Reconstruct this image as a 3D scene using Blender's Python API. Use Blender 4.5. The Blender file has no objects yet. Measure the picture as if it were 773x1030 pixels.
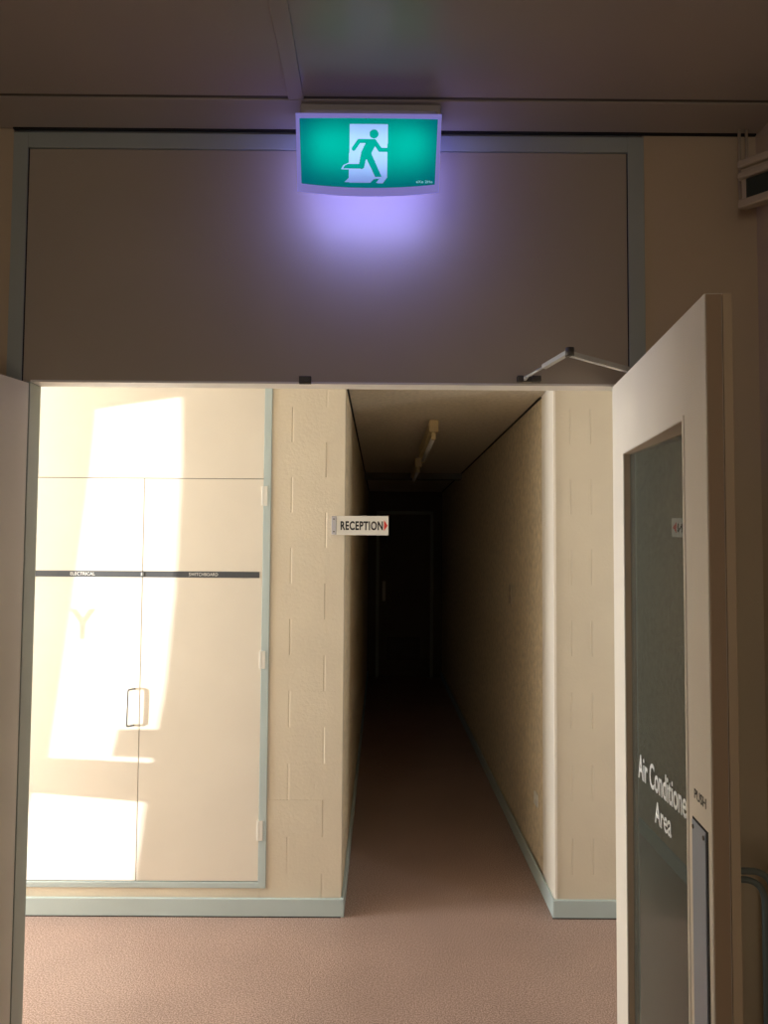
import bpy, bmesh, math, random
from mathutils import Vector, Matrix
from mathutils.geometry import tessellate_polygon

SC = bpy.context.scene
COL = SC.collection
PI = math.pi

# ------------------------------------------------------------------ camera
EYE = 1.58
FPX = 780.0
pitch = math.atan(0.05); roll = math.radians(0.4); yaw = math.radians(0.2)
F = Vector((math.sin(yaw)*math.cos(pitch), math.cos(yaw)*math.cos(pitch), math.sin(pitch)))
R0 = Vector((math.cos(yaw), -math.sin(yaw), 0)); U0 = R0.cross(F)
R = R0*math.cos(roll) + U0*math.sin(roll); U = -R0*math.sin(roll) + U0*math.cos(roll)
cam_d = bpy.data.cameras.new('camera')
cam = bpy.data.objects.new('camera', cam_d); COL.objects.link(cam)
m = Matrix((R, U, -F)).transposed().to_4x4(); m.translation = Vector((0, 0, EYE))
cam.matrix_world = m
cam_d.sensor_fit = 'VERTICAL'; cam_d.sensor_height = 24.0; cam_d.sensor_width = 18.0
cam_d.lens = FPX/1030.0*24.0; cam_d.clip_start = 0.02
SC.camera = cam

# ------------------------------------------------------------------ colour management, world, lights
vs = SC.view_settings
vs.view_transform = 'Standard'; vs.look = 'None'; vs.gamma = 1.0; vs.use_curve_mapping = False
vs.exposure = 0.0
w = bpy.data.worlds.new('world'); SC.world = w; w.use_nodes = True
w.node_tree.nodes['Background'].inputs[0].default_value = (0.75, 0.85, 1.0, 1)
w.node_tree.nodes['Background'].inputs[1].default_value = 1.0

sun_d = bpy.data.lights.new('sun', 'SUN'); sun_d.energy = 9.0; sun_d.angle = math.radians(0.3)
sun_d.color = (1.0, 0.97, 0.92)
sun = bpy.data.objects.new('sun', sun_d); COL.objects.link(sun)
SUNK = 2.6                                                       # low sun, raking along the lobby from its left end
sun.rotation_euler = Vector((SUNK, 1.0, 0.0)).to_track_quat('-Z', 'Y').to_euler()
sun.location = (-6, 1, 2)

def area(name, loc, direction, sx, sy, energy, color):
    d = bpy.data.lights.new(name, 'AREA'); d.shape = 'RECTANGLE'; d.size = sx; d.size_y = sy
    d.energy = energy; d.color = color
    o = bpy.data.objects.new(name, d); COL.objects.link(o)
    o.location = loc; o.rotation_euler = Vector(direction).to_track_quat('-Z', 'Y').to_euler()
    return o
END_X = -3.4
area('lobby_window_daylight', (END_X+0.02, 2.99, 1.45), (1, 0, 0.0), 0.82, 2.0, 84.0, (0.93, 0.97, 1.0))
area('lobby_top_fill', (-2.0, 2.75, 2.60), (0.5, 0, -1), 1.4, 0.6, 2.5, (0.93, 0.97, 1.0))  # added overhead fill to even out the lobby walls
area('lobby_right_fill', (2.25, 2.315, 1.45), (-1, 0.30, 0), 0.10, 2.0, 8.0, (0.93, 0.97, 1.0))  # added fill lamp to brighten the right block wall
area('room_fill', (-1.2, -2.9, 1.5), (0.25, 1, 0), 0.34, 1.6, 15.0, (1.0, 0.96, 0.88))  # added fill lamp behind the camera, lifts the dim room

# ------------------------------------------------------------------ materials
def srgb(r, g, b):
    def c(v):
        v /= 255.0
        return v/12.92 if v <= 0.04045 else ((v+0.055)/1.055)**2.4
    return (c(r), c(g), c(b), 1)

def mat(name, color, rough=0.5, metal=0.0, var=0.0, vscale=4.0, bump=0.0, bscale=60.0, spec=0.5, detail=4.0):
    mt = bpy.data.materials.new(name); mt.use_nodes = True
    nt = mt.node_tree; b = nt.nodes['Principled BSDF']
    b.inputs['Base Color'].default_value = color
    b.inputs['Roughness'].default_value = rough; b.inputs['Metallic'].default_value = metal
    b.inputs['Specular IOR Level'].default_value = spec
    tc = nt.nodes.new('ShaderNodeNewGeometry')
    if var > 0:
        n = nt.nodes.new('ShaderNodeTexNoise'); n.inputs['Scale'].default_value = vscale
        n.inputs['Detail'].default_value = detail
        nt.links.new(tc.outputs['Position'], n.inputs['Vector'])
        r = nt.nodes.new('ShaderNodeValToRGB')
        r.color_ramp.elements[0].position = 0.3; r.color_ramp.elements[1].position = 0.7
        r.color_ramp.elements[0].color = tuple(c*(1-var) for c in color[:3])+(1,)
        r.color_ramp.elements[1].color = tuple(min(1, c*(1+var)) for c in color[:3])+(1,)
        nt.links.new(n.outputs['Fac'], r.inputs['Fac']); nt.links.new(r.outputs['Color'], b.inputs['Base Color'])
    if bump > 0:
        n = nt.nodes.new('ShaderNodeTexNoise'); n.inputs['Scale'].default_value = bscale
        n.inputs['Detail'].default_value = 3
        nt.links.new(tc.outputs['Position'], n.inputs['Vector'])
        bp = nt.nodes.new('ShaderNodeBump'); bp.inputs['Strength'].default_value = bump
        bp.inputs['Distance'].default_value = 0.004
        nt.links.new(n.outputs['Fac'], bp.inputs['Height']); nt.links.new(bp.outputs['Normal'], b.inputs['Normal'])
    return mt

CREAM = srgb(226, 208, 184)
M = {}
M['cream_door'] = mat('cream_gloss_paint', srgb(233, 225, 211), 0.55, var=0.03, vscale=3)
M['cream_block'] = mat('cream_painted_block', srgb(226, 215, 194), 0.6, var=0.03, vscale=5, bump=0.25, bscale=90)
M['room_wall'] = mat('room_wall_paint', srgb(204, 182, 150), 0.6, var=0.04, vscale=3, bump=0.1, bscale=70)
M['transom'] = mat('transom_panel_paint', srgb(182, 168, 146), 0.5, var=0.03, vscale=3)
M['rough_block'] = mat('rough_corridor_block', srgb(226, 211, 183), 0.85, var=0.18, vscale=32, bump=1.0, bscale=55, detail=8)
M['cream_trim'] = mat('cream_trim_paint', srgb(250, 243, 230), 0.4)
M['blue_grey'] = mat('blue_grey_paint', srgb(190, 205, 205), 0.4, var=0.03)
M['grey_frame'] = mat('grey_frame_paint', srgb(172, 178, 168), 0.45, var=0.04)
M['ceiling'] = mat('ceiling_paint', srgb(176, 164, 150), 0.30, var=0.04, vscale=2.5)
M['corridor_ceiling'] = mat('corridor_ceiling_board', srgb(222, 211, 190), 0.9, var=0.10, vscale=45, bump=0.6, bscale=60)
M['lobby'] = mat('lobby_paint', srgb(236, 226, 208), 0.6)
M['dark_line'] = mat('dark_gap', srgb(30, 26, 22), 0.8)
M['seam'] = mat('door_gap_shadow_filler', srgb(96, 88, 76), 0.8)
M['charcoal'] = mat('charcoal_strip', srgb(70, 74, 80), 0.5)
M['white'] = mat('white_plastic', srgb(232, 230, 222), 0.4)
M['white_text'] = mat('white_vinyl', srgb(240, 240, 236), 0.5)
M['black_text'] = mat('black_vinyl', srgb(30, 28, 27), 0.6)
M['grey_text'] = mat('grey_vinyl', srgb(70, 66, 60), 0.6)
M['red'] = mat('red_vinyl', srgb(222, 58, 50), 0.5)
M['steel'] = mat('brushed_steel', srgb(200, 198, 190), 0.4, metal=0.35)
M['plate'] = mat('push_plate_steel', srgb(158, 168, 184), 0.45, metal=0.55)
M['wire'] = mat('dull_steel_wire', srgb(140, 142, 142), 0.4, metal=0.6)
M['dark_metal'] = mat('dark_metal', srgb(92, 86, 78), 0.5, metal=0.5)
M['tube'] = mat('grey_painted_tube', srgb(118, 122, 118), 0.4, metal=0.2)
M['device'] = mat('aged_cream_plastic', srgb(190, 172, 146), 0.5)
M['device_win'] = mat('dark_green_window', srgb(52, 58, 50), 0.25)
M['diffuser'] = mat('yellowed_diffuser', srgb(222, 200, 150), 0.5)
M['dark_door'] = mat('brown_door_paint', srgb(120, 112, 98), 0.6)
M['violet_rim'] = mat('sign_rim', srgb(205, 200, 220), 0.4)
M['housing'] = mat('sign_housing', srgb(190, 182, 176), 0.5)
M['edge_shade_brown'] = mat('door_edge_and_shade_brown', srgb(176, 152, 124), 0.5)  # brown of the door edge; stands for shade on the window lining

def floor_mat():
    mt = bpy.data.materials.new('speckled_pink_vinyl'); mt.use_nodes = True
    nt = mt.node_tree; b = nt.nodes['Principled BSDF']; g = nt.nodes.new('ShaderNodeNewGeometry')
    b.inputs['Roughness'].default_value = 0.42
    n = nt.nodes.new('ShaderNodeTexNoise'); n.inputs['Scale'].default_value = 200; n.inputs['Detail'].default_value = 4
    n2 = nt.nodes.new('ShaderNodeTexNoise'); n2.inputs['Scale'].default_value = 3; n2.inputs['Detail'].default_value = 3
    for q in (n, n2): nt.links.new(g.outputs['Position'], q.inputs['Vector'])
    r = nt.nodes.new('ShaderNodeValToRGB'); e = r.color_ramp.elements
    e[0].position = 0.36; e[1].position = 0.62
    e[0].color = srgb(132, 104, 92); e[1].color = srgb(214, 186, 174)
    nt.links.new(n.outputs['Fac'], r.inputs['Fac'])
    mx = nt.nodes.new('ShaderNodeMixRGB'); mx.blend_type = 'MULTIPLY'; mx.inputs[0].default_value = 0.25
    nt.links.new(r.outputs['Color'], mx.inputs[1]); nt.links.new(n2.outputs['Fac'], mx.inputs[2])
    nt.links.new(mx.outputs[0], b.inputs['Base Color'])
    return mt
M['floor'] = floor_mat()

def glass_mat():
    mt = bpy.data.materials.new('clear_door_glass'); mt.use_nodes = True
    nt = mt.node_tree; nt.nodes.clear()
    out = nt.nodes.new('ShaderNodeOutputMaterial'); mix = nt.nodes.new('ShaderNodeMixShader')
    fr = nt.nodes.new('ShaderNodeFresnel'); fr.inputs['IOR'].default_value = 2.1
    tr = nt.nodes.new('ShaderNodeBsdfTransparent'); tr.inputs[0].default_value = (0.80, 0.85, 0.83, 1)
    gl = nt.nodes.new('ShaderNodeBsdfGlossy'); gl.inputs['Roughness'].default_value = 0.0
    nt.links.new(fr.outputs[0], mix.inputs[0]); nt.links.new(tr.outputs[0], mix.inputs[1])
    df = nt.nodes.new('ShaderNodeBsdfDiffuse'); df.inputs[0].default_value = (0.56, 0.56, 0.46, 1)
    m2 = nt.nodes.new('ShaderNodeMixShader'); m2.inputs[0].default_value = 0.08      # thin grey-green diffuse veil over the glass
    nt.links.new(gl.outputs[0], mix.inputs[2]); nt.links.new(mix.outputs[0], m2.inputs[1])
    nt.links.new(df.outputs[0], m2.inputs[2]); nt.links.new(m2.outputs[0], out.inputs[0])
    return mt
M['glass'] = glass_mat()

def translucent_mat(name, color, tw=0.85):
    mt = bpy.data.materials.new(name); mt.use_nodes = True
    nt = mt.node_tree; nt.nodes.clear()
    out = nt.nodes.new('ShaderNodeOutputMaterial'); mix = nt.nodes.new('ShaderNodeMixShader')
    t = nt.nodes.new('ShaderNodeBsdfTranslucent'); t.inputs[0].default_value = color
    p = nt.nodes.new('ShaderNodeBsdfPrincipled'); p.inputs['Base Color'].default_value = color
    p.inputs['Roughness'].default_value = 0.35
    mix.inputs[0].default_value = 1-tw
    nt.links.new(t.outputs[0], mix.inputs[1]); nt.links.new(p.outputs[0], mix.inputs[2])
    nt.links.new(mix.outputs[0], out.inputs[0])
    return mt
M['green_panel'] = translucent_mat('green_translucent_panel', (0.0, 0.32, 0.20, 1))
M['white_panel'] = translucent_mat('white_translucent_panel', (0.50, 0.56, 0.76, 1))

def emis(name, color, strength):
    mt = bpy.data.materials.new(name); mt.use_nodes = True
    b = mt.node_tree.nodes['Principled BSDF']
    b.inputs['Base Color'].default_value = (0.5, 0.45, 0.7, 1)
    b.inputs['Emission Color'].default_value = color; b.inputs['Emission Strength'].default_value = strength
    return mt
M['lens'] = emis('violet_light_lens', (0.25, 0.25, 0.95, 1), 6.0)
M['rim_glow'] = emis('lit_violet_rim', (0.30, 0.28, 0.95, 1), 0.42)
M['ghost_text'] = emis('backlit_small_print', (0.25, 0.85, 0.85, 1), 0.55)

# ------------------------------------------------------------------ mesh helpers
def add_box(bm, x0, x1, y0, y1, z0, z1, bev=0.0, seg=2):
    t = bmesh.new()
    vs_ = [t.verts.new((x, y, z)) for x in (x0, x1) for y in (y0, y1) for z in (z0, z1)]
    for f in ((0,1,3,2),(4,6,7,5),(0,4,5,1),(2,3,7,6),(0,2,6,4),(1,5,7,3)):
        t.faces.new([vs_[i] for i in f])
    bmesh.ops.recalc_face_normals(t, faces=t.faces)
    if bev > 0:
        bmesh.ops.bevel(t, geom=list(t.edges), offset=bev, segments=seg, affect='EDGES', profile=0.5)
    me = bpy.data.meshes.new('t'); t.to_mesh(me); t.free(); bm.from_mesh(me); bpy.data.meshes.remove(me)

def box(*a, **k):
    bm = bmesh.new(); add_box(bm, *a, **k); return bm

def add_tube(bm, pts, r, n=12, cap=True):
    pts = [Vector(p) for p in pts]; rings = []
    nrm = None
    for i, p in enumerate(pts):
        a = pts[max(i-1, 0)]; b = pts[min(i+1, len(pts)-1)]
        d = (b-a).normalized()
        if nrm is None:
            nrm = d.orthogonal().normalized()
        else:
            nrm = (nrm - d*nrm.dot(d)).normalized()
        bn = d.cross(nrm)
        rings.append([bm.verts.new(p + (nrm*math.cos(2*PI*k/n) + bn*math.sin(2*PI*k/n))*r) for k in range(n)])
    for a, b in zip(rings, rings[1:]):
        for k in range(n):
            f = bm.faces.new((a[k], a[(k+1) % n], b[(k+1) % n], b[k])); f.smooth = True
    if cap:
        bm.faces.new(rings[0][::-1]); bm.faces.new(rings[-1])

def round_path(pts, r, seg=6):
    pts = [Vector(p) for p in pts]; out = [pts[0]]
    for a, b, c in zip(pts, pts[1:], pts[2:]):
        p = b + (a-b).normalized()*r; q = b + (c-b).normalized()*r
        for k in range(seg+1):
            t = k/seg; out.append(p*(1-t)**2 + b*2*t*(1-t) + q*t*t)
    out.append(pts[-1]); return out

def obj(name, bm, m_, parent=None, kind=None, loc=None):
    me = bpy.data.meshes.new(name)
    bmesh.ops.recalc_face_normals(bm, faces=bm.faces)
    bm.to_mesh(me); bm.free()
    if m_ is not None: me.materials.append(m_)
    o = bpy.data.objects.new(name, me); COL.objects.link(o)
    if parent: o.parent = parent
    if loc: o.location = loc
    if kind: o['kind'] = kind
    return o

def struct(name, bm, m_, label=None):
    o = obj(name, bm, m_, None, 'structure')
    if label: o['label'] = label
    return o

def thing(name, label, cat, loc=(0, 0, 0), rotz=0.0, group=None):
    o = bpy.data.objects.new(name, None); COL.objects.link(o)
    o.empty_display_size = 0.1
    o.location = loc; o.rotation_euler = (0, 0, rotz); o['label'] = label; o['category'] = cat
    if group: o['group'] = group
    return o

def prism(bm, pts, y0, y1):
    """extrude a closed outline given in x,z from y0 to y1"""
    a = [bm.verts.new((p[0], y0, p[1])) for p in pts]; b = [bm.verts.new((p[0], y1, p[1])) for p in pts]
    bm.faces.new(a); bm.faces.new(b[::-1]); n = len(pts)
    for i in range(n): bm.faces.new((a[i], b[i], b[(i+1) % n], a[(i+1) % n]))

def text_bm(body, width, height, bold=0.0, thick=0.0006, space=1.0):
    """text as thin raised lettering, lying in x (right) and z (up), centred on x=0, baseline z=0, front towards -y"""
    cu = bpy.data.curves.new('t', 'FONT'); cu.body = body; cu.size = 1.0; cu.offset = bold
    cu.space_character = space; cu.resolution_u = 4
    o = bpy.data.objects.new('t', cu); COL.objects.link(o)
    dg = bpy.context.evaluated_depsgraph_get(); dg.update()
    me = bpy.data.meshes.new_from_object(o.evaluated_get(dg))
    bpy.data.objects.remove(o)
    bm = bmesh.new(); bm.from_mesh(me); bpy.data.meshes.remove(me)
    xs = [v.co.x for v in bm.verts]; x0, x1 = min(xs), max(xs)
    cap = 0.69
    for v in bm.verts:
        x = (v.co.x-(x0+x1)/2)/(x1-x0)*width; z = v.co.y/cap*height
        v.co = Vector((x, 0, z))
    r = bmesh.ops.extrude_face_region(bm, geom=list(bm.faces))
    for v in [g for g in r['geom'] if isinstance(g, bmesh.types.BMVert)]: v.co.y -= thick
    return bm

def xform(bm, mtx):
    bmesh.ops.transform(bm, matrix=mtx, verts=bm.verts); return bm

# ------------------------------------------------------------------ key planes
FY = 2.18          # front face of the door frame
BY = 2.25          # back of it
WY = 3.44          # lobby back wall
HEAD = 2.052
CEIL = 2.79
CL, CR = -0.163, 0.772    # corridor opening
CCE = 2.33                # corridor ceiling
RW = 1.076

# ------------------------------------------------------------------ structure
struct('floor', box(-3.5, 2.4, -3.2, 9.9, -0.10, 0.0), M['floor'])
bm = bmesh.new(); add_box(bm, -1.5, RW+0.1, -3.1, BY+0.1, CEIL, CEIL+0.1)
struct('ceiling', bm, M['ceiling'])
# front (door) wall beside the frame
bm = bmesh.new()
add_box(bm, -1.5, -1.068, FY+0.004, BY, 0, CEIL); struct('wall_front_left', bm, M['room_wall'])
bm = bmesh.new(); add_box(bm, 0.752, RW+0.1, FY+0.004, BY, 0, CEIL); struct('wall_front_right', bm, M['room_wall'])
struct('wall_right', box(RW, RW+0.1, -3.1, FY+0.004, 0, CEIL), M['room_wall'])
struct('wall_left', box(-1.5, -1.4, -3.1, FY+0.004, 0, CEIL), M['room_wall'])
bm = bmesh.new(); add_box(bm, -1.5, RW+0.1, -3.2, -3.1, 0, CEIL); struct('wall_back', bm, M['room_wall'])
# ceiling trim board over the door wall, cover strip over a joint
struct('trim_1', box(-1.4, RW, 2.022, FY-0.012, CEIL-0.005, CEIL, bev=0.001), M['ceiling'])
struct('trim_2', box(-0.257, -0.215, -3.0, 2.021, CEIL-0.005, CEIL, bev=0.0015), M['ceiling'])
struct('gap_shadow_strip', box(-1.067, RW-0.002, FY-0.006, FY+0.004, CEIL-0.006, CEIL-0.001), M['dark_line'])  # black strip painted in for the shadow of the ceiling gap
struct('trim_4', box(-1.4, RW, 2.012, 2.020, CEIL-0.0012, CEIL), M['seam'])

# door frame: stiles, top rail, transom panel, head
bm = bmesh.new()
add_box(bm, -1.067, -1.024, FY, BY, HEAD, CEIL-0.012, bev=0.0015)
add_box(bm, -1.067, -0.998, FY, BY, 0, HEAD, bev=0.0015)
add_box(bm, 0.704, 0.751, FY, BY, HEAD, CEIL-0.012, bev=0.0015)
add_box(bm, 0.675, 0.751, FY, BY, 0, HEAD, bev=0.0015)
add_box(bm, -1.024, 0.704, FY, BY, 2.733, CEIL-0.012, bev=0.0015)
struct('trim_5', bm, M['grey_frame'], 'grey painted door frame')
struct('trim_6', box(-1.022, 0.702, FY+0.006, BY, HEAD+0.001, 2.731), M['transom'], 'flat painted panel over the doors')
bm = box(-1.0, 0.676, FY+0.0045, BY, HEAD-0.0, HEAD+0.006); struct('trim_7', bm, M['cream_trim'])
struct('trim_8', box(-1.025, 0.705, FY+0.010, BY-0.005, 2.728, 2.736), M['dark_line'])
bm = bmesh.new(); add_box(bm, -1.0255, -1.0215, FY+0.003, FY+0.02, HEAD, 2.731); add_box(bm, 0.7015, 0.7045, FY+0.003, FY+0.02, HEAD, 2.731)
struct('trim_9', bm, M['dark_line'])

# lobby side of that wall, lobby ceiling, lobby walls
LZ = 2.62
struct('wall_lobby_front', (lambda b: (add_box(b, END_X, -1.5, FY+0.004, BY, 0, LZ), add_box(b, RW+0.1, 2.4, FY+0.004, BY, 0, LZ), b)[-1])(bmesh.new()), M['lobby'])
struct('ceiling_lobby', box(END_X, 2.4, BY, WY+0.12, LZ, LZ+0.08), M['lobby'])
struct('wall_lobby_right', box(2.3, 2.4, BY, WY, 0, LZ), M['lobby'])

# painted block walls
def block_wall(x0, x1, joints, odd_joints, z1, seed, course=0.157, zoff=0.036, blank=False):
    rnd = random.Random(seed); b = bmesh.new()
    add_box(b, x0, x1, WY+0.0022, WY+0.11, 0, z1)
    z = -zoff-0.314; i = 0
    while z < z1:
        js = joints if i % 2 == 0 else odd_joints
        xs = [x0]+[j for j in js if x0 < j < x1]+[x1]
        zt = min(z+course, z1); zb = max(z, 0.0)
        if zt < 0.01: z += course; i += 1; continue
        for a, c in zip(xs, xs[1:]):
            off = rnd.uniform(0, 0.0018 if seed == 5 else 0.0006)
            ga = 0.0012 if a > x0 else 0.0; gc = 0.0012 if c < x1 else 0
            ang = 0.0
            y0, y1 = WY+off, WY+0.0075; v = 0.0035
            pts = [(a+ga, y1), (a+ga, y0+(0.002 if ga else 0)), (a+ga+(v if ga else 0), y0), (c-gc-(v if gc else 0), y0), (c-gc, y0+(0.002 if gc else 0)), (c-gc, y1)]
            lo = [b.verts.new((p[0], p[1], zb)) for p in pts]; hi = [b.verts.new((p[0], p[1], zt)) for p in pts]
            b.faces.new(lo); b.faces.new(hi[::-1])
            for q in range(6): b.faces.new((lo[q], hi[q], hi[(q+1) % 6], lo[(q+1) % 6]))
        z += course; i += 1
    return b
jl = [-2.41, -2.10, -1.79, -0.398]; jo = [-2.56, -2.25, -1.95, -0.245]
LZB = LZ
# vertical joints sit in courses centred at z 2.20, 1.88 ... (x -0.398) and 2.04, 1.72 ... (x -0.245)
ZO = 0.157-((2.225-0.157/2) % 0.314) % 0.314-0.072
bl = block_wall(-0.520, CL, jl, jo, LZB, 5, zoff=ZO)
struct('wall_block_left', bl, M['cream_block'])
jr = [0.842, 0.932]
br = block_wall(CR+0.002, 2.3, jr, [], LZB, 9, zoff=ZO)
struct('wall_block_right', br, M['cream_block'])
struct('wall_block_over', box(CL, CR+0.002, WY, WY+0.11, CCE+0.001, LZ), M['cream_block'])
struct('wall_cupboard_side', box(END_X, -1.68, WY, WY+0.11, 0, LZ), M['cream_block'])
struct('wall_cupboard_plinth', box(-1.68, -0.52, WY, WY+0.11, 0, 0.118), M['cream_block'])

# corridor
cw = bmesh.new(); add_box(cw, CL-0.1, CL, WY+0.11, 9.8, 0, CCE+0.05)
struct('wall_corridor_left', cw, M['rough_block'])
cw = bmesh.new(); add_box(cw, CR, CR+0.1, WY+0.11, 9.8, 0, CCE+0.05)
struct('wall_corridor_right', cw, M['rough_block'])
struct('ceiling_corridor', box(CL-0.1, CR+0.1, WY+0.11, 9.8, CCE, CCE+0.08), M['corridor_ceiling'])
struct('wall_corridor_end', box(CL-0.1, CR+0.1, 9.8, 9.9, 0, CCE+0.05), M['dark_door'])
struct('trim_10', box(CL, CR, 7.42, 7.54, 2.27, CCE, bev=0.004), M['dark_door'])
bm = bmesh.new(); add_box(bm, CL, CL+0.008, WY+0.12, 9.7, CCE-0.008, CCE-0.0005); add_box(bm, CR-0.008, CR, 3.72, 9.7, CCE-0.008, CCE-0.0005)
struct('trim_11', bm, M['dark_line'])
# bright timber trim at the corridor's right corner
bm = bmesh.new(); add_box(bm, CR-0.007, CR+0.004, WY-0.004, 3.61, 0.0, CCE, bev=0.001); add_box(bm, CR-0.004, CR+0.002, 3.61, 3.70, 0.0, CCE, bev=0.002)
struct('trim_12', bm, M['cream_trim'], 'pale corner trim on the corridor wall')

# skirting
def base(name, *a):
    return struct(name, box(*a, bev=0.004), M['blue_grey'])
base('baseboard_left', END_X+0.02, CL+0.014, WY-0.016, WY-0.0005, 0, 0.078)
base('baseboard_corridor_left', CL, CL+0.014, WY, 9.78, 0, 0.078)
base('baseboard_right', CR-0.019, 2.29, WY-0.016, WY-0.0005, 0, 0.078)
base('baseboard_corridor_right', CR-0.019, CR-0.0072, WY, 9.78, 0, 0.078)
bm = bmesh.new(); add_box(bm, END_X+0.02, CL, WY-0.018, WY-0.014, 0.0, 0.004); add_box(bm, CR-0.02, 2.29, WY-0.018, WY-0.014, 0.0, 0.004)
struct('trim_13', bm, M['dark_line'])

# end of the lobby: unseen board added to shape the low sun into the cupboard's patches
def ap(x, z): return (WY-(x-END_X)/SUNK, z)
patch_a = [(-1.276, 2.201), (-1.175, 2.219), (-0.892, 2.262), (-0.885, 1.945), (-0.901, 1.416), (-0.936, 0.981), (-0.966, 0.792),
           (-1.140, 0.792), (-1.164, 0.676), (-0.986, 0.668), (-0.985, 0.648), (-1.441, 0.668), (-1.356, 1.369), (-1.306, 1.809)]
patch_b = [(-1.506, 0.516), (-1.263, 0.499), (-1.012, 0.479), (-1.03, 0.30), (-1.052, 0.144), (-1.62, 0.141)]
outer = [(BY, 0), (WY, 0), (WY, LZ), (BY, LZ)]
loops = [outer, [ap(*p) for p in patch_a], [ap(*p) for p in patch_b]]
polys = [[Vector((p[0], p[1], 0)) for p in l] for l in loops]
flat = [v for l in polys for v in l]
bm = bmesh.new()
vv = [bm.verts.new((END_X, v.x, v.y)) for v in flat]
for t in tessellate_polygon(polys):
    try: bm.faces.new([vv[i] for i in t])
    except ValueError: pass
r = bmesh.ops.extrude_face_region(bm, geom=list(bm.faces))
for g in r['geom']:
    if isinstance(g, bmesh.types.BMVert): g.co.x -= 0.003
mask_obj = struct('sun_mask', bm, M['lobby'])
PXW = -2.05                                                       # unseen glass screen, added so its letter shadows the cupboard
shadow_pane = struct('shadow_screen', box(PXW-0.006, PXW, 3.02, WY-0.001, 0.95, 1.55, bev=0.001), None)
lt = text_bm('Y', 0.118/SUNK, 0.125, bold=0.03)
xform(lt, Matrix.Translation((PXW-0.008, WY-(-1.302-PXW)/SUNK, 1.187)) @ Matrix.Rotation(PI/2, 4, 'Z') @ Matrix.Scale(-1, 4, (1, 0, 0)))
ghost = bpy.data.materials.new('frosted_vinyl'); ghost.use_nodes = True
gt = ghost.node_tree; gt.nodes.clear()
go = gt.nodes.new('ShaderNodeOutputMaterial'); gb = gt.nodes.new('ShaderNodeBsdfTransparent'); gb.inputs[0].default_value = (0.06, 0.06, 0.06, 1)
gt.links.new(gb.outputs[0], go.inputs[0])
obj('shadow_letter', lt, ghost, shadow_pane)
clear = bpy.data.materials.new('clear_glass'); clear.use_nodes = True
ct = clear.node_tree; ct.nodes.clear()
co_ = ct.nodes.new('ShaderNodeOutputMaterial'); cb = ct.nodes.new('ShaderNodeBsdfTransparent'); cb.inputs[0].default_value = (0.99, 0.99, 0.99, 1)
ct.links.new(cb.outputs[0], co_.inputs[0]); shadow_pane.data.materials.append(clear)

# ------------------------------------------------------------------ electrical cupboard
cup = thing('electrical_cupboard', 'wide cream built-in switchboard cupboard with two tall doors and pale grey frame, patched with sunlight', 'cupboard', (-1.05, WY, 0.10))
def L(bm):  # world -> local for parts
    return xform(bm, Matrix.Translation((1.05, -WY, -0.10)))
bm = bmesh.new(); add_box(bm, -1.66, -0.524, WY+0.02, WY+0.10, 0.12, LZ-0.005)
obj('carcass', L(bm), M['cream_door'], cup)
bm = bmesh.new()
add_box(bm, -0.523, -0.490, WY-0.006, WY+0.03, 0.117, LZ-0.002, bev=0.002)
add_box(bm, -1.62, -0.523, WY-0.006, WY+0.03, 0.117, 0.142, bev=0.002)
add_box(bm, -1.62, -1.580, WY-0.006, WY+0.03, 0.142, LZ-0.002, bev=0.002)
obj('frame', L(bm), M['blue_grey'], cup)
obj('top_panel', L(box(-1.5785, -0.5245, WY, WY+0.018, 1.8965, LZ-0.006, bev=0.0008)), M['cream_door'], cup)
bm = box(-1.5785, -0.5245, WY+0.006, WY+0.019, 0.143, 1.91)
obj('gap_backing', L(bm), M['seam'], cup)
for s, x0, x1, txt, tw in ((0, -1.5785, -1.0545, 'ELECTRICAL', 0.108), (1, -1.0515, -0.5245, 'SWITCHBOARD', 0.128)):
    d = obj('door', L(box(x0, x1, WY-0.001, WY+0.016, 0.1455, 1.8935, bev=0.0008)), M['cream_door'], cup)
    st = obj('label_strip', L(box(x0, x1-(0.012 if s else 0), WY-0.003, WY-0.001, 1.456, 1.483)), M['charcoal'], d)
    st['label'] = 'charcoal strip with small white capitals'
    cx = -1.317 if s == 0 else -0.784
    tb = text_bm(txt, tw, 0.0135, bold=0.0)
    xform(tb, Matrix.Translation((cx, WY-0.003, 1.4635)))
    obj('lettering', L(tb), M['white_text'], d)
    if s == 0:
        pts = round_path([(-1.075, WY, 0.968), (-1.098, WY-0.030, 0.968), (-1.100, WY-0.030, 0.81), (-1.077, WY, 0.81)], 0.012, 5)
        hb = bmesh.new(); add_tube(hb, pts, 0.0042, 10); obj('handle', L(hb), M['wire'], d)
    else:
        for zc, hh in ((1.819, 0.088), (1.098, 0.078), (0.362, 0.086)):
            hb = bmesh.new()
            add_box(hb, -0.531, -0.519, WY-0.009, WY-0.001, zc-hh/2, zc+hh/2, bev=0.002)
            add_box(hb, -0.519, -0.505, WY-0.0085, WY-0.0055, zc-hh/2, zc+hh/2, bev=0.001)
            obj('hinge', L(hb), M['white'], d)
        kb = box(-1.058, -1.046, WY-0.0065, WY-0.003, 1.4615, 1.4775, bev=0.001)
        obj('catch', L(kb), M['wire'], d)

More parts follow.
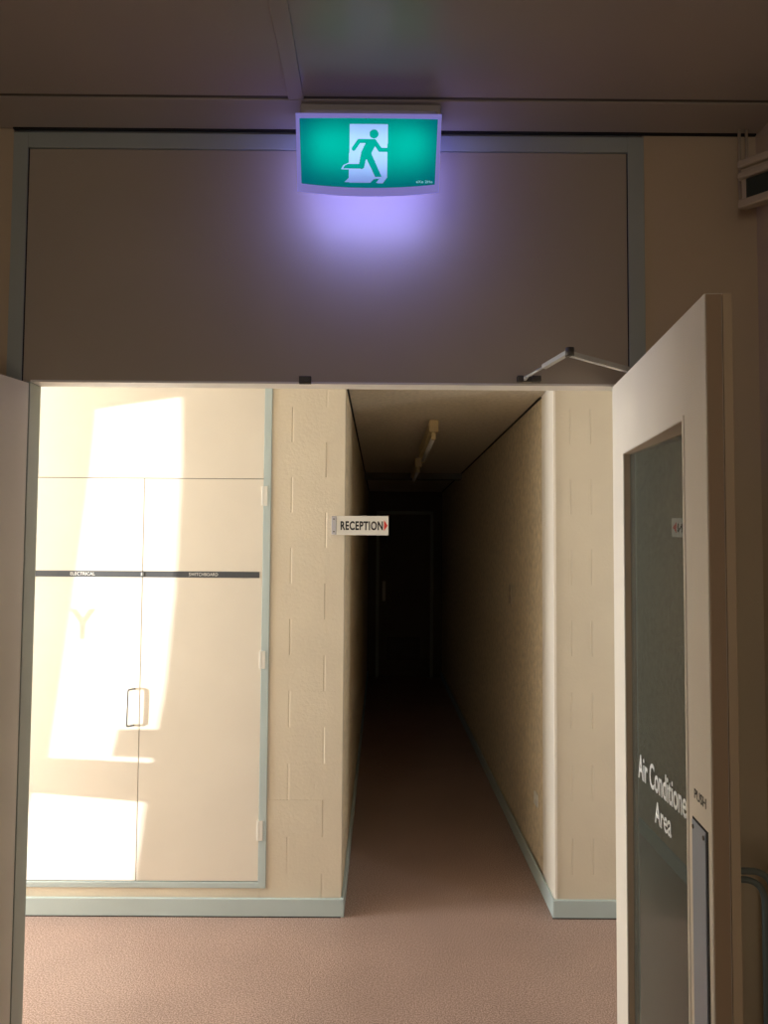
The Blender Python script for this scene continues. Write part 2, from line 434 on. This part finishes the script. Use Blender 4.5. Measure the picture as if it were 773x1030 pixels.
# ------------------------------------------------------------------ reception sign
rs = thing('reception_sign', 'small white sign reading RECEPTION with a red arrow, fixed on the block wall corner', 'sign', (-0.18, WY-0.0, 1.69))
def L2(bm): return xform(bm, Matrix.Translation((0.18, -WY, -1.69)))
obj('plate', L2(box(-0.205, 0.032, WY-0.020, WY-0.015, 1.648, 1.733, bev=0.001)), M['white'], rs)
b = bmesh.new(); add_box(b, -0.219, -0.198, WY-0.022, WY-0.0005, 1.650, 1.731, bev=0.002); add_box(b, -0.1985, -0.175, WY-0.015, WY-0.0005, 1.655, 1.726)
br_ = obj('bracket', L2(b), mat('grey_bracket', srgb(190, 188, 194), 0.4), rs)
for z in (1.663, 1.718):
    b = bmesh.new(); add_tube(b, [(-0.209, WY-0.0225, z), (-0.209, WY-0.0235, z)], 0.0035, 10); obj('screw', L2(b), M['dark_metal'], rs)
tb = text_bm('RECEPTION', 0.187, 0.036, bold=0.03, space=1.1)
obj('lettering', L2(xform(tb, Matrix.Translation((-0.086, WY-0.020, 1.672)))), M['black_text'], rs)
b = bmesh.new(); prism(b, [(0.0125, 1.667), (0.0285, 1.691), (0.0125, 1.715)], WY-0.0206, WY-0.0200)
obj('arrow', L2(b), M['red'], rs)

# ------------------------------------------------------------------ exit sign
EY = 1.945
ex = thing('exit_sign', 'lit green exit sign with running figure pictogram hanging under the ceiling', 'exit sign', (-0.039, 2.02, CEIL))
EC = Vector((-0.039, 2.02, CEIL))
PX = 0.002554; PZ = 0.0026; PCX, PCY = 371.0, 150.5; PCZ = 2.607
def e2w(px, py):                      # sign face coordinates (mm grid of its artwork) -> x,z
    return (-0.039+(px-PCX)*PX, PCZ+(PCY-py)*PZ)
def face_y(x):                        # gently bowed face
    return EY-0.008+0.10*(x+0.039)**2
def L3(bm): return xform(bm, Matrix.Translation(-EC))
# housing: back box and a mounting block up to the ceiling
b = bmesh.new()
hx0, hx1 = -0.222, 0.146
add_box(b, hx0+0.010, hx1-0.006, EY+0.050, EY+0.110, 2.556, 2.745, bev=0.004)                # back
add_box(b, hx0-0.004, hx1+0.008, EY+0.090, EY+0.150, 2.730, CEIL-0.0055, bev=0.004)       # top block
obj('housing', L3(b), M['housing'], ex)
def arc_z(x, z, sag): return z-sag*(1-((x+0.039)/0.19)**2)
def shell_outline(grow, top, bot, sag, n=16):
    xt0, xt1 = e2w(301-grow, 0)[0], e2w(440.5+grow, 0)[0]
    xb0, xb1 = e2w(304-grow, 0)[0], e2w(437.5+grow, 0)[0]
    zt = e2w(0, top)[1]; zb = e2w(0, bot)[1]
    pts = [(xt0, zt), (xt1, zt)]
    for k in range(n+1):
        x = xb1+(xb0-xb1)*k/n
        pts.append((x, arc_z(x, zb, sag)))
    return pts
inner = shell_outline(0.0, 119.2, 184.8, 0.0145)
outer_ = shell_outline(3.8, 114.6, 193.2, 0.0150)
# rim ring, with depth back to the housing
b = bmesh.new()
def ring(y_in, y_out, b):
    a0 = [b.verts.new((p[0], face_y(p[0])-0.004, p[1])) for p in outer_]
    a1 = [b.verts.new((p[0], face_y(p[0])-0.004, p[1])) for p in inner]
    c0 = [b.verts.new((p[0]*0.97-0.001, EY+0.055, p[1]+(0.052 if i_ > 1 else 0.012))) for i_, p in enumerate(outer_)]
    c1 = [b.verts.new((p[0], face_y(p[0])+0.002, p[1])) for p in inner]
    n = len(a0)
    for i in range(n):
        j = (i+1) % n
        b.faces.new((a0[i], a0[j], a1[j], a1[i])); b.faces.new((a0[i], c0[i], c0[j], a0[j])); b.faces.new((a1[i], a1[j], c1[j], c1[i]))
ring(0, 0, b)
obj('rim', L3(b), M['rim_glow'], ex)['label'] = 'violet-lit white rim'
# artwork as cells on the bowed face
def seg_d(p, a, b_):
    ax, ay = a; bx, by = b_; dx, dy = bx-ax, by-ay
    t = max(0, min(1, ((p[0]-ax)*dx+(p[1]-ay)*dy)/(dx*dx+dy*dy))); return math.hypot(p[0]-ax-t*dx, p[1]-ay-t*dy)
def inpoly(p, poly):
    c = False; n = len(poly)
    for i in range(n):
        x1, y1 = poly[i]; x2, y2 = poly[i-1]
        if (y1 > p[1]) != (y2 > p[1]) and p[0] < (x2-x1)*(p[1]-y1)/(y2-y1)+x1: c = not c
    return c
DOORP = [(212, 148), (582, 148), (576, 668), (535, 722), (162, 716), (204, 672)]
FOOTW = [(130, 588), (150, 552), (205, 523), (215, 523), (215, 592)]
TORSO = [(352, 297), (452, 297), (478, 322), (425, 425), (428, 472), (372, 492), (322, 470), (322, 425), (368, 330)]
LEGR = [(368, 470), (425, 440), (524, 662), (462, 662)]
SHADOW = [(412, 722), (446, 684), (504, 676), (466, 722)]
FOOTG = [(148, 583), (165, 553), (200, 535), (345, 535), (345, 583)]
def is_white(px, py):
    q = ((px-330)*9.6625, (py-110)*9.6625)
    if not (110 < q[0] < 600 and 140 < q[1] < 730): return False
    man = (math.hypot(q[0]-447, q[1]-243) < 44 or seg_d(q, (302, 314), (251, 388)) < 20 or seg_d(q, (302, 314), (452, 314)) < 20
           or seg_d(q, (452, 318), (508, 397)) < 21 or seg_d(q, (508, 397), (582, 397)) < 19
           or inpoly(q, TORSO) or inpoly(q, LEGR) or inpoly(q, SHADOW) or inpoly(q, FOOTG)
           or seg_d(q, (347, 455), (329, 557)) < 28)
    if man: return False
    return inpoly(q, DOORP) or inpoly(q, FOOTW)
bg = bmesh.new(); bw = bmesh.new()
step = 0.0012
x_lo, x_hi = inner[0][0], inner[1][0]
z_hi = inner[0][1]; z_lo = min(p[1] for p in inner)
nx = int((x_hi-x_lo)/step)+1; nz = int((z_hi-z_lo)/step)+1
cells = {}
caches = ({}, {})
def gv(bm_, cache, i, j):
    k = (i, j)
    if k not in cache:
        x = x_lo+(x_hi-x_lo)*i/nx; z = z_lo+(z_hi-z_lo)*j/nz
        cache[k] = bm_.verts.new((x, face_y(x), z))
    return cache[k]
for i in range(nx):
    for j in range(nz):
        x = x_lo+(x_hi-x_lo)*(i+0.5)/nx; z = z_lo+(z_hi-z_lo)*(j+0.5)/nz
        inset = 0.5
        if z < arc_z(x, e2w(0, 184.8)[1], 0.0145)-0.001: continue
        px = PCX+(x+0.039)/PX; py = PCY-(z-PCZ)/PZ
        wh = is_white(px, py)
        b_, c_ = (bw, caches[1]) if wh else (bg, caches[0])
        b_.faces.new((gv(b_, c_, i, j), gv(b_, c_, i+1, j), gv(b_, c_, i+1, j+1), gv(b_, c_, i, j+1)))
obj('face_panel', L3(bg), M['green_panel'], ex)['label'] = 'green backlit panel'
obj('pictogram', L3(bw), M['white_panel'], ex)['label'] = 'white doorway around a green running figure'
tb = text_bm('eXo 2Ho', 0.042, 0.0065, bold=0.02, space=1.1)
x_, z_ = e2w(427, 184)
obj('small_print', L3(xform(tb, Matrix.Translation((x_, face_y(x_)-0.0008, z_)))), M['ghost_text'], ex)
# bottom light lens (throws the violet glow on the panel behind)
b = bmesh.new(); add_box(b, hx0+0.005, hx1-0.005, EY+0.110, EY+0.124, 2.562, 2.735, bev=0.002)
obj('light_lens', L3(b), M['lens'], ex)
def child_area(name, loc, direction, sx, sy, e, c, spread=PI):
    a = area(name, Vector(loc)-EC, direction, sx, sy, e, c); a.parent = ex; a.data.spread = spread; return a
ca = (0.55, 0.85, 1.0)
child_area('lamp_left', (-0.150, EY+0.045, 2.625), (0, -1, 0), 0.08, 0.06, 0.06, ca)
child_area('lamp_right', (0.075, EY+0.045, 2.625), (0, -1, 0), 0.08, 0.06, 0.06, ca)
child_area('lamp_middle', (-0.039, EY+0.045, 2.61), (0, -1, 0), 0.30, 0.12, 0.26, ca)
child_area('lamp_down', (-0.039, EY+0.112, 2.553), (0, 0.6, -1), 0.30, 0.02, 0.5, (0.27, 0.31, 1.0))

# ------------------------------------------------------------------ swing doors
def make_door(label, loc, rot, s, lettered):
    """hinge at origin, +x along the leaf, thickness towards s*y, seen face at y=0"""
    d = thing('swing_door', label, 'door', loc, rot, 'pair of swing doors')
    W_, H_, T = 0.805, 2.047, 0.047
    a, c, zb, zt = 0.140, 0.667, 0.22, 1.842
    def bx(bm_, x0, x1, y0, y1, z0, z1, bev=0.0012):
        ya, yb = sorted((s*y0, s*y1)); add_box(bm_, x0, x1, ya, yb, z0, z1, bev=bev)
    b = bmesh.new()
    t = bmesh.new()
    # leaf as one welded ring around the glazed opening
    def ringmesh(bm_, x0, x1, z0, z1, X0, X1, Z0, Z1, y0, y1):
        o_ = [(X0, Z0), (X1, Z0), (X1, Z1), (X0, Z1)]; i_ = [(x0, z0), (x1, z0), (x1, z1), (x0, z1)]
        V = [[bm_.verts.new((p[0], s*y, p[1])) for p in q] for y in (y0, y1) for q in (o_, i_)]
        for k in range(4):
            l = (k+1) % 4
            bm_.faces.new((V[0][k], V[0][l], V[1][l], V[1][k])); bm_.faces.new((V[2][k], V[3][k], V[3][l], V[2][l]))
            bm_.faces.new((V[0][k], V[2][k], V[2][l], V[0][l])); bm_.faces.new((V[1][k], V[1][l], V[3][l], V[3][k]))
    ringmesh(b, a, c, zb, zt, 0.0, W_, 0.008, H_, 0.0, T)
    leaf = obj('leaf', b, M['cream_door'], d)
    b = bmesh.new(); bx(b, W_-0.0005, W_+0.0035, 0.0015, 0.0285, 0.01, H_-0.002, 0.0008)
    obj('edge_strip', b, M['edge_shade_brown'], d)
    b = bmesh.new(); bx(b, W_-0.0005, W_+0.006, 0.030, T-0.001, 0.01, H_-0.002, 0.0008)
    obj('meeting_strip', b, M['room_wall'], d)
    # glazing frame: moulding on the face and lining through the thickness
    b = bmesh.new()
    ringmesh(b, a+0.002, c-0.002, zb+0.002, zt-0.002, a-0.007, c+0.007, zb-0.007, zt+0.007, -0.0022, 0.0)
    obj('window_moulding', b, M['cream_door'], d)
    b = bmesh.new(); ringmesh(b, a+0.003, c-0.003, zb+0.003, zt-0.003, a+0.0001, c-0.0001, zb+0.0001, zt-0.0001, 0.001, 0.066)
    obj('window_lining', b, M['edge_shade_brown'], d)  # same cream paint as the leaf, its shade put into the brown
    # glass, set slightly out of line with the leaf
    p0 = (a+0.003, 0.0145); p1 = (c-0.003, 0.0605) if lettered else (c-0.003, 0.022)
    if not lettered: p0 = (a+0.003, 0.022)
    b = bmesh.new(); th = 0.004
    q = [(p0[0], p0[1]), (p1[0], p1[1]), (p1[0], p1[1]+th), (p0[0], p0[1]+th)]
    V = [[b.verts.new((x, s*y, z)) for x, y in q] for z in (zb+0.003, zt-0.003)]
    b.faces.new(V[0]); b.faces.new(V[1][::-1])
    for k in range(4): b.faces.new((V[0][k], V[0][(k+1) % 4], V[1][(k+1) % 4], V[1][k]))
    gl = obj('glass_pane', b, M['glass'], d)
    # pairs of hinges on the far edge
    for z in (0.25, 1.05, 1.85):
        hb = bmesh.new(); add_tube(hb, [(-0.006, s*0.052, z-0.05), (-0.006, s*0.052, z+0.05)], 0.006, 10); obj('hinge', hb, M['steel'], d)
    if lettered:
        ang = math.atan2(p1[1]-p0[1], p1[0]-p0[0])
        def onglass(tb_, uc, z):
            mx = Matrix.Translation((p0[0]+uc*math.cos(ang), p0[1]+uc*math.sin(ang)-0.0003, z)) @ Matrix.Rotation(ang, 4, 'Z')
            return xform(tb_, mx)
        obj('glass_lettering', onglass(text_bm('Air Conditioned', 0.335, 0.058, bold=0.012), 0.216, 1.016), M['white_text'], d)['label'] = 'white letters reading Air Conditioned'
        obj('glass_lettering', onglass(text_bm('Area', 0.105, 0.050, bold=0.012), 0.217, 0.944), M['white_text'], d)['label'] = 'white letters reading Area'
        obj('push_lettering', xform(text_bm('PUSH', 0.066, 0.018, bold=0.0), Matrix.Translation((0.743, -0.0002, 1.124))), M['grey_text'], d)
        # push plate
        b = bmesh.new(); add_box(b, 0.700, 0.776, -0.0028, -0.0002, 0.50, 1.083, bev=0.0008)
        pp = obj('push_plate', b, M['plate'], d); pp['label'] = 'blue-grey metal push plate'
        b = bmesh.new(); add_box(b, 0.698, 0.786, -0.0010, 0.0, 0.495, 1.087); obj('plate_backing', b, M['dark_line'], pp)
        for x in (0.708, 0.768):
            for z in (1.071, 0.512):
                sb = bmesh.new(); add_tube(sb, [(x, -0.0025, z), (x, -0.0042, z)], 0.0042, 10); obj('screw', sb, M['dark_metal'], pp)
    return d
make_door('open cream door with lettered glass, push plate and PUSH sign, hinged on the right', (0.653, 2.176, 0.0), math.atan2(-.9959, -.0906), 1, True)
make_door('open door in shade on the left edge, mostly cut off by the frame of view', (-1.000, 2.176, 0.0), math.radians(-103.5), -1, False)

# ------------------------------------------------------------------ door closer
dc = thing('door_closer', 'folding metal closer arm between the panel over the doorway and the right door', 'door closer', (0.42, FY, 2.07))
D0 = Vector((0.42, FY, 2.07))
def L4(bm): return xform(bm, Matrix.Translation(-D0))
b = bmesh.new(); add_box(b, 0.383, 0.400, FY-0.012, FY+0.0065, 2.062, 2.078, bev=0.002); add_box(b, 0.425, 0.450, FY-0.012, FY+0.0065, 2.062, 2.078, bev=0.002); add_box(b, 0.383, 0.450, FY-0.004, FY+0.0065, 2.064, 2.076, bev=0.001)
obj('bracket', L4(b), M['dark_metal'], dc)
b = bmesh.new(); add_tube(b, [(0.405, FY-0.028, 2.070), (0.405, FY-0.004, 2.070)], 0.006, 10); obj('pivot', L4(b), M['steel'], dc)
e0 = Vector((0.405, FY-0.026, 2.070)); e1 = Vector((0.487, 1.99, 2.100)); e2 = Vector((0.690, 2.040, 2.066))
b = bmesh.new(); add_tube(b, [e0, e0.lerp(e1, 0.45)], 0.0035, 10); obj('rod', L4(b), M['steel'], dc)
def bar(b, p, q, wd, th):
    d = (q-p).normalized(); side = d.cross(Vector((0, 0, 1))).normalized(); up = side.cross(d)
    V = [b.verts.new(o_+side*sx*wd/2+up*sz*th/2) for o_ in (p, q) for sx, sz in ((-1, -1), (1, -1), (1, 1), (-1, 1))]
    for f in ((0, 1, 2, 3), (7, 6, 5, 4), (0, 4, 5, 1), (1, 5, 6, 2), (2, 6, 7, 3), (3, 7, 4, 0)): b.faces.new([V[i] for i in f])
b = bmesh.new(); bar(b, e0.lerp(e1, 0.42), e1, 0.014, 0.011); obj('arm', L4(b), M['steel'], dc)
b = bmesh.new(); add_tube(b, [e1-Vector((0, 0, 0.013)), e1+Vector((0, 0, 0.010))], 0.0115, 16); obj('elbow', L4(b), M['dark_metal'], dc)
b = bmesh.new(); bar(b, e1-Vector((0, 0, 0.006)), e2-Vector((0, 0, 0.010)), 0.014, 0.013); obj('arm', L4(b), M['steel'], dc)
b = bmesh.new()
tb = bmesh.new(); add_box(tb, 0.12, 0.35, 0.0490, 0.090, 1.975, 2.035, bev=0.006); add_box(tb, 0.135, 0.150, 0.062, 0.078, 2.030, 2.062, bev=0.002)
xform(tb, Matrix.Translation((0.653, 2.176, 0)) @ Matrix.Rotation(math.atan2(-.9959, -.0906), 4, 'Z'))
obj('closer_body', L4(tb), M['steel'], dc)

# strike on the head
st = thing('door_bracket', 'small dark metal bracket fixed on the lower edge of the panel over the doorway', 'bracket', (-0.219, FY, 2.062))
b = bmesh.new(); add_box(b, -0.017, 0.017, -0.006, 0.0065, -0.011, 0.011, bev=0.0015); obj('plate', b, M['dark_metal'], st)
b = bmesh.new(); add_tube(b, [(0.004, -0.014, 0.002), (0.004, -0.005, 0.002)], 0.007, 12); obj('stop', b, M['dark_metal'], st)

# ------------------------------------------------------------------ corridor fittings
for i, (y0, y1) in enumerate(((4.40, 5.62), (6.25, 7.20))):
    lab = ['unlit yellowed fluorescent batten on the corridor ceiling, nearer one', 'unlit fluorescent batten deeper in the dark corridor ceiling'][i]
    bt = thing('batten_light', lab, 'ceiling light', (0.298, (y0+y1)/2, CCE), 0, 'corridor batten lights')
    h = (y1-y0)/2
    b = bmesh.new(); add_box(b, -0.026, 0.026, -h, h, -0.070, 0.0, bev=0.004); obj('body', b, M['diffuser'], bt)
    for s in (-1, 1):
        b = bmesh.new(); add_box(b, -0.012, 0.012, s*h-0.012-s*0.03, s*h+0.012-s*0.03, -0.112, -0.070, bev=0.002); obj('lamp_holder', b, M['diffuser'], bt)
    b = bmesh.new(); add_tube(b, [(0, -h+0.04, -0.098), (0, h-0.04, -0.098)], 0.013, 14); obj('tube', b, M['white'], bt)

ed = struct('door_1', (lambda b_: (add_box(b_, -0.02, 0.62, 9.765, 9.798, 0.005, 2.04, bev=0.003), b_)[-1])(bmesh.new()), M['dark_door'])
b = bmesh.new()
add_box(b, -0.06, -0.02, 9.75, 9.80, 0, 2.08); add_box(b, 0.62, 0.66, 9.75, 9.80, 0, 2.08); add_box(b, -0.06, 0.66, 9.75, 9.80, 2.04, 2.08)
obj('door_frame', b, M['grey_frame'], ed)
b = bmesh.new(); add_box(b, 0.02, 0.06, 9.752, 9.766, 0.95, 1.20, bev=0.003); obj('door_handle', b, M['steel'], ed)
b = bmesh.new(); add_box(b, 0.08, 0.50, 9.755, 9.766, 0.22, 0.50, bev=0.002)
for k in range(9): add_box(b, 0.095, 0.485, 9.747, 9.756, 0.24+k*0.028, 0.252+k*0.028)
obj('door_vent', b, M['dark_metal'], ed)

ot = thing('power_outlet', 'small white outlet plate low on the corridor right wall', 'outlet', (CR-0.0, 3.86, 0.37))
b = bmesh.new(); add_box(b, -0.008, 0.0, -0.038, 0.038, -0.030, 0.030, bev=0.002); obj('plate', b, M['white'], ot)
for s in (-1, 1):
    b = bmesh.new(); add_box(b, -0.0105, -0.008, s*0.018-0.006, s*0.018+0.006, -0.010, 0.006, bev=0.0008); obj('rocker', b, M['white'], ot)
sw = thing('light_switch', 'dim switch plate at chest height on the rough corridor wall', 'switch', (CR, 4.60, 1.33))
b = bmesh.new(); add_box(b, -0.009, 0.0, -0.036, 0.036, -0.056, 0.056, bev=0.002); obj('plate', b, M['device'], sw)
b = bmesh.new(); add_box(b, -0.013, -0.009, -0.008, 0.008, -0.012, 0.012, bev=0.001); obj('rocker', b, M['device'], sw)

# ------------------------------------------------------------------ wall device, upper right
wd = thing('wall_sensor', 'small cream box with a dark window high in the corner beside the right wall', 'sensor', (1.022, 2.048, 2.580), math.atan2(-0.75, 0.66))
b = bmesh.new(); add_box(b, -0.052, 0.052, -0.006, 0.020, -0.054, 0.054, bev=0.006, seg=3)
obj('body', b, M['device'], wd)
b = bmesh.new(); add_box(b, -0.055, 0.055, -0.022, 0.0, 0.054, 0.076, bev=0.005); add_box(b, -0.050, 0.050, -0.006, 0.018, 0.050, 0.060); obj('upper_ridge', b, M['device'], wd)
b = bmesh.new(); add_box(b, -0.056, 0.056, -0.020, 0.0, 0.024, 0.044, bev=0.005); obj('middle_ridge', b, M['device'], wd)
b = bmesh.new(); add_box(b, -0.055, 0.055, -0.022, 0.0, -0.058, -0.034, bev=0.005); obj('lower_ridge', b, M['device'], wd)
b = bmesh.new(); add_box(b, -0.036, 0.036, -0.010, -0.004, -0.033, 0.023, bev=0.002); obj('window', b, M['device_win'], wd)['label'] = 'dark green window'
b = bmesh.new(); add_box(b, -0.016, 0.006, 0.018, 0.072, -0.030, 0.030, bev=0.003); obj('bracket', b, M['device'], wd)
b = bmesh.new()
for xx in (-0.082, -0.068): add_tube(b, [(xx, 0.072+(xx+0.07), -0.01), (xx, 0.072+(xx+0.07), 0.2040)], 0.0045, 8)
obj('conduit', b, M['device'], wd)

# ------------------------------------------------------------------ tube stand behind the right door
ts = thing('tubular_stand', 'dark grey bent metal tube hoops standing behind the open right door', 'stand', (0.85, 1.95, 0.0))
for k, (w_, h_, rr) in enumerate(((0.122, 0.798, 0.008), (0.102, 0.778, 0.008))):
    b = bmesh.new()
    pts = round_path([(-w_, 0, 0.0), (-w_, 0, h_), (w_, 0, h_), (w_, 0, 0.0)], 0.06, 8)
    add_tube(b, pts, rr, 14); obj('hoop', b, M['tube'], ts)
b = bmesh.new(); add_tube(b, [(-0.128, 0.0, 0.25), (0.128, 0.0, 0.25)], 0.006, 10); obj('cross_bar', b, M['tube'], ts)
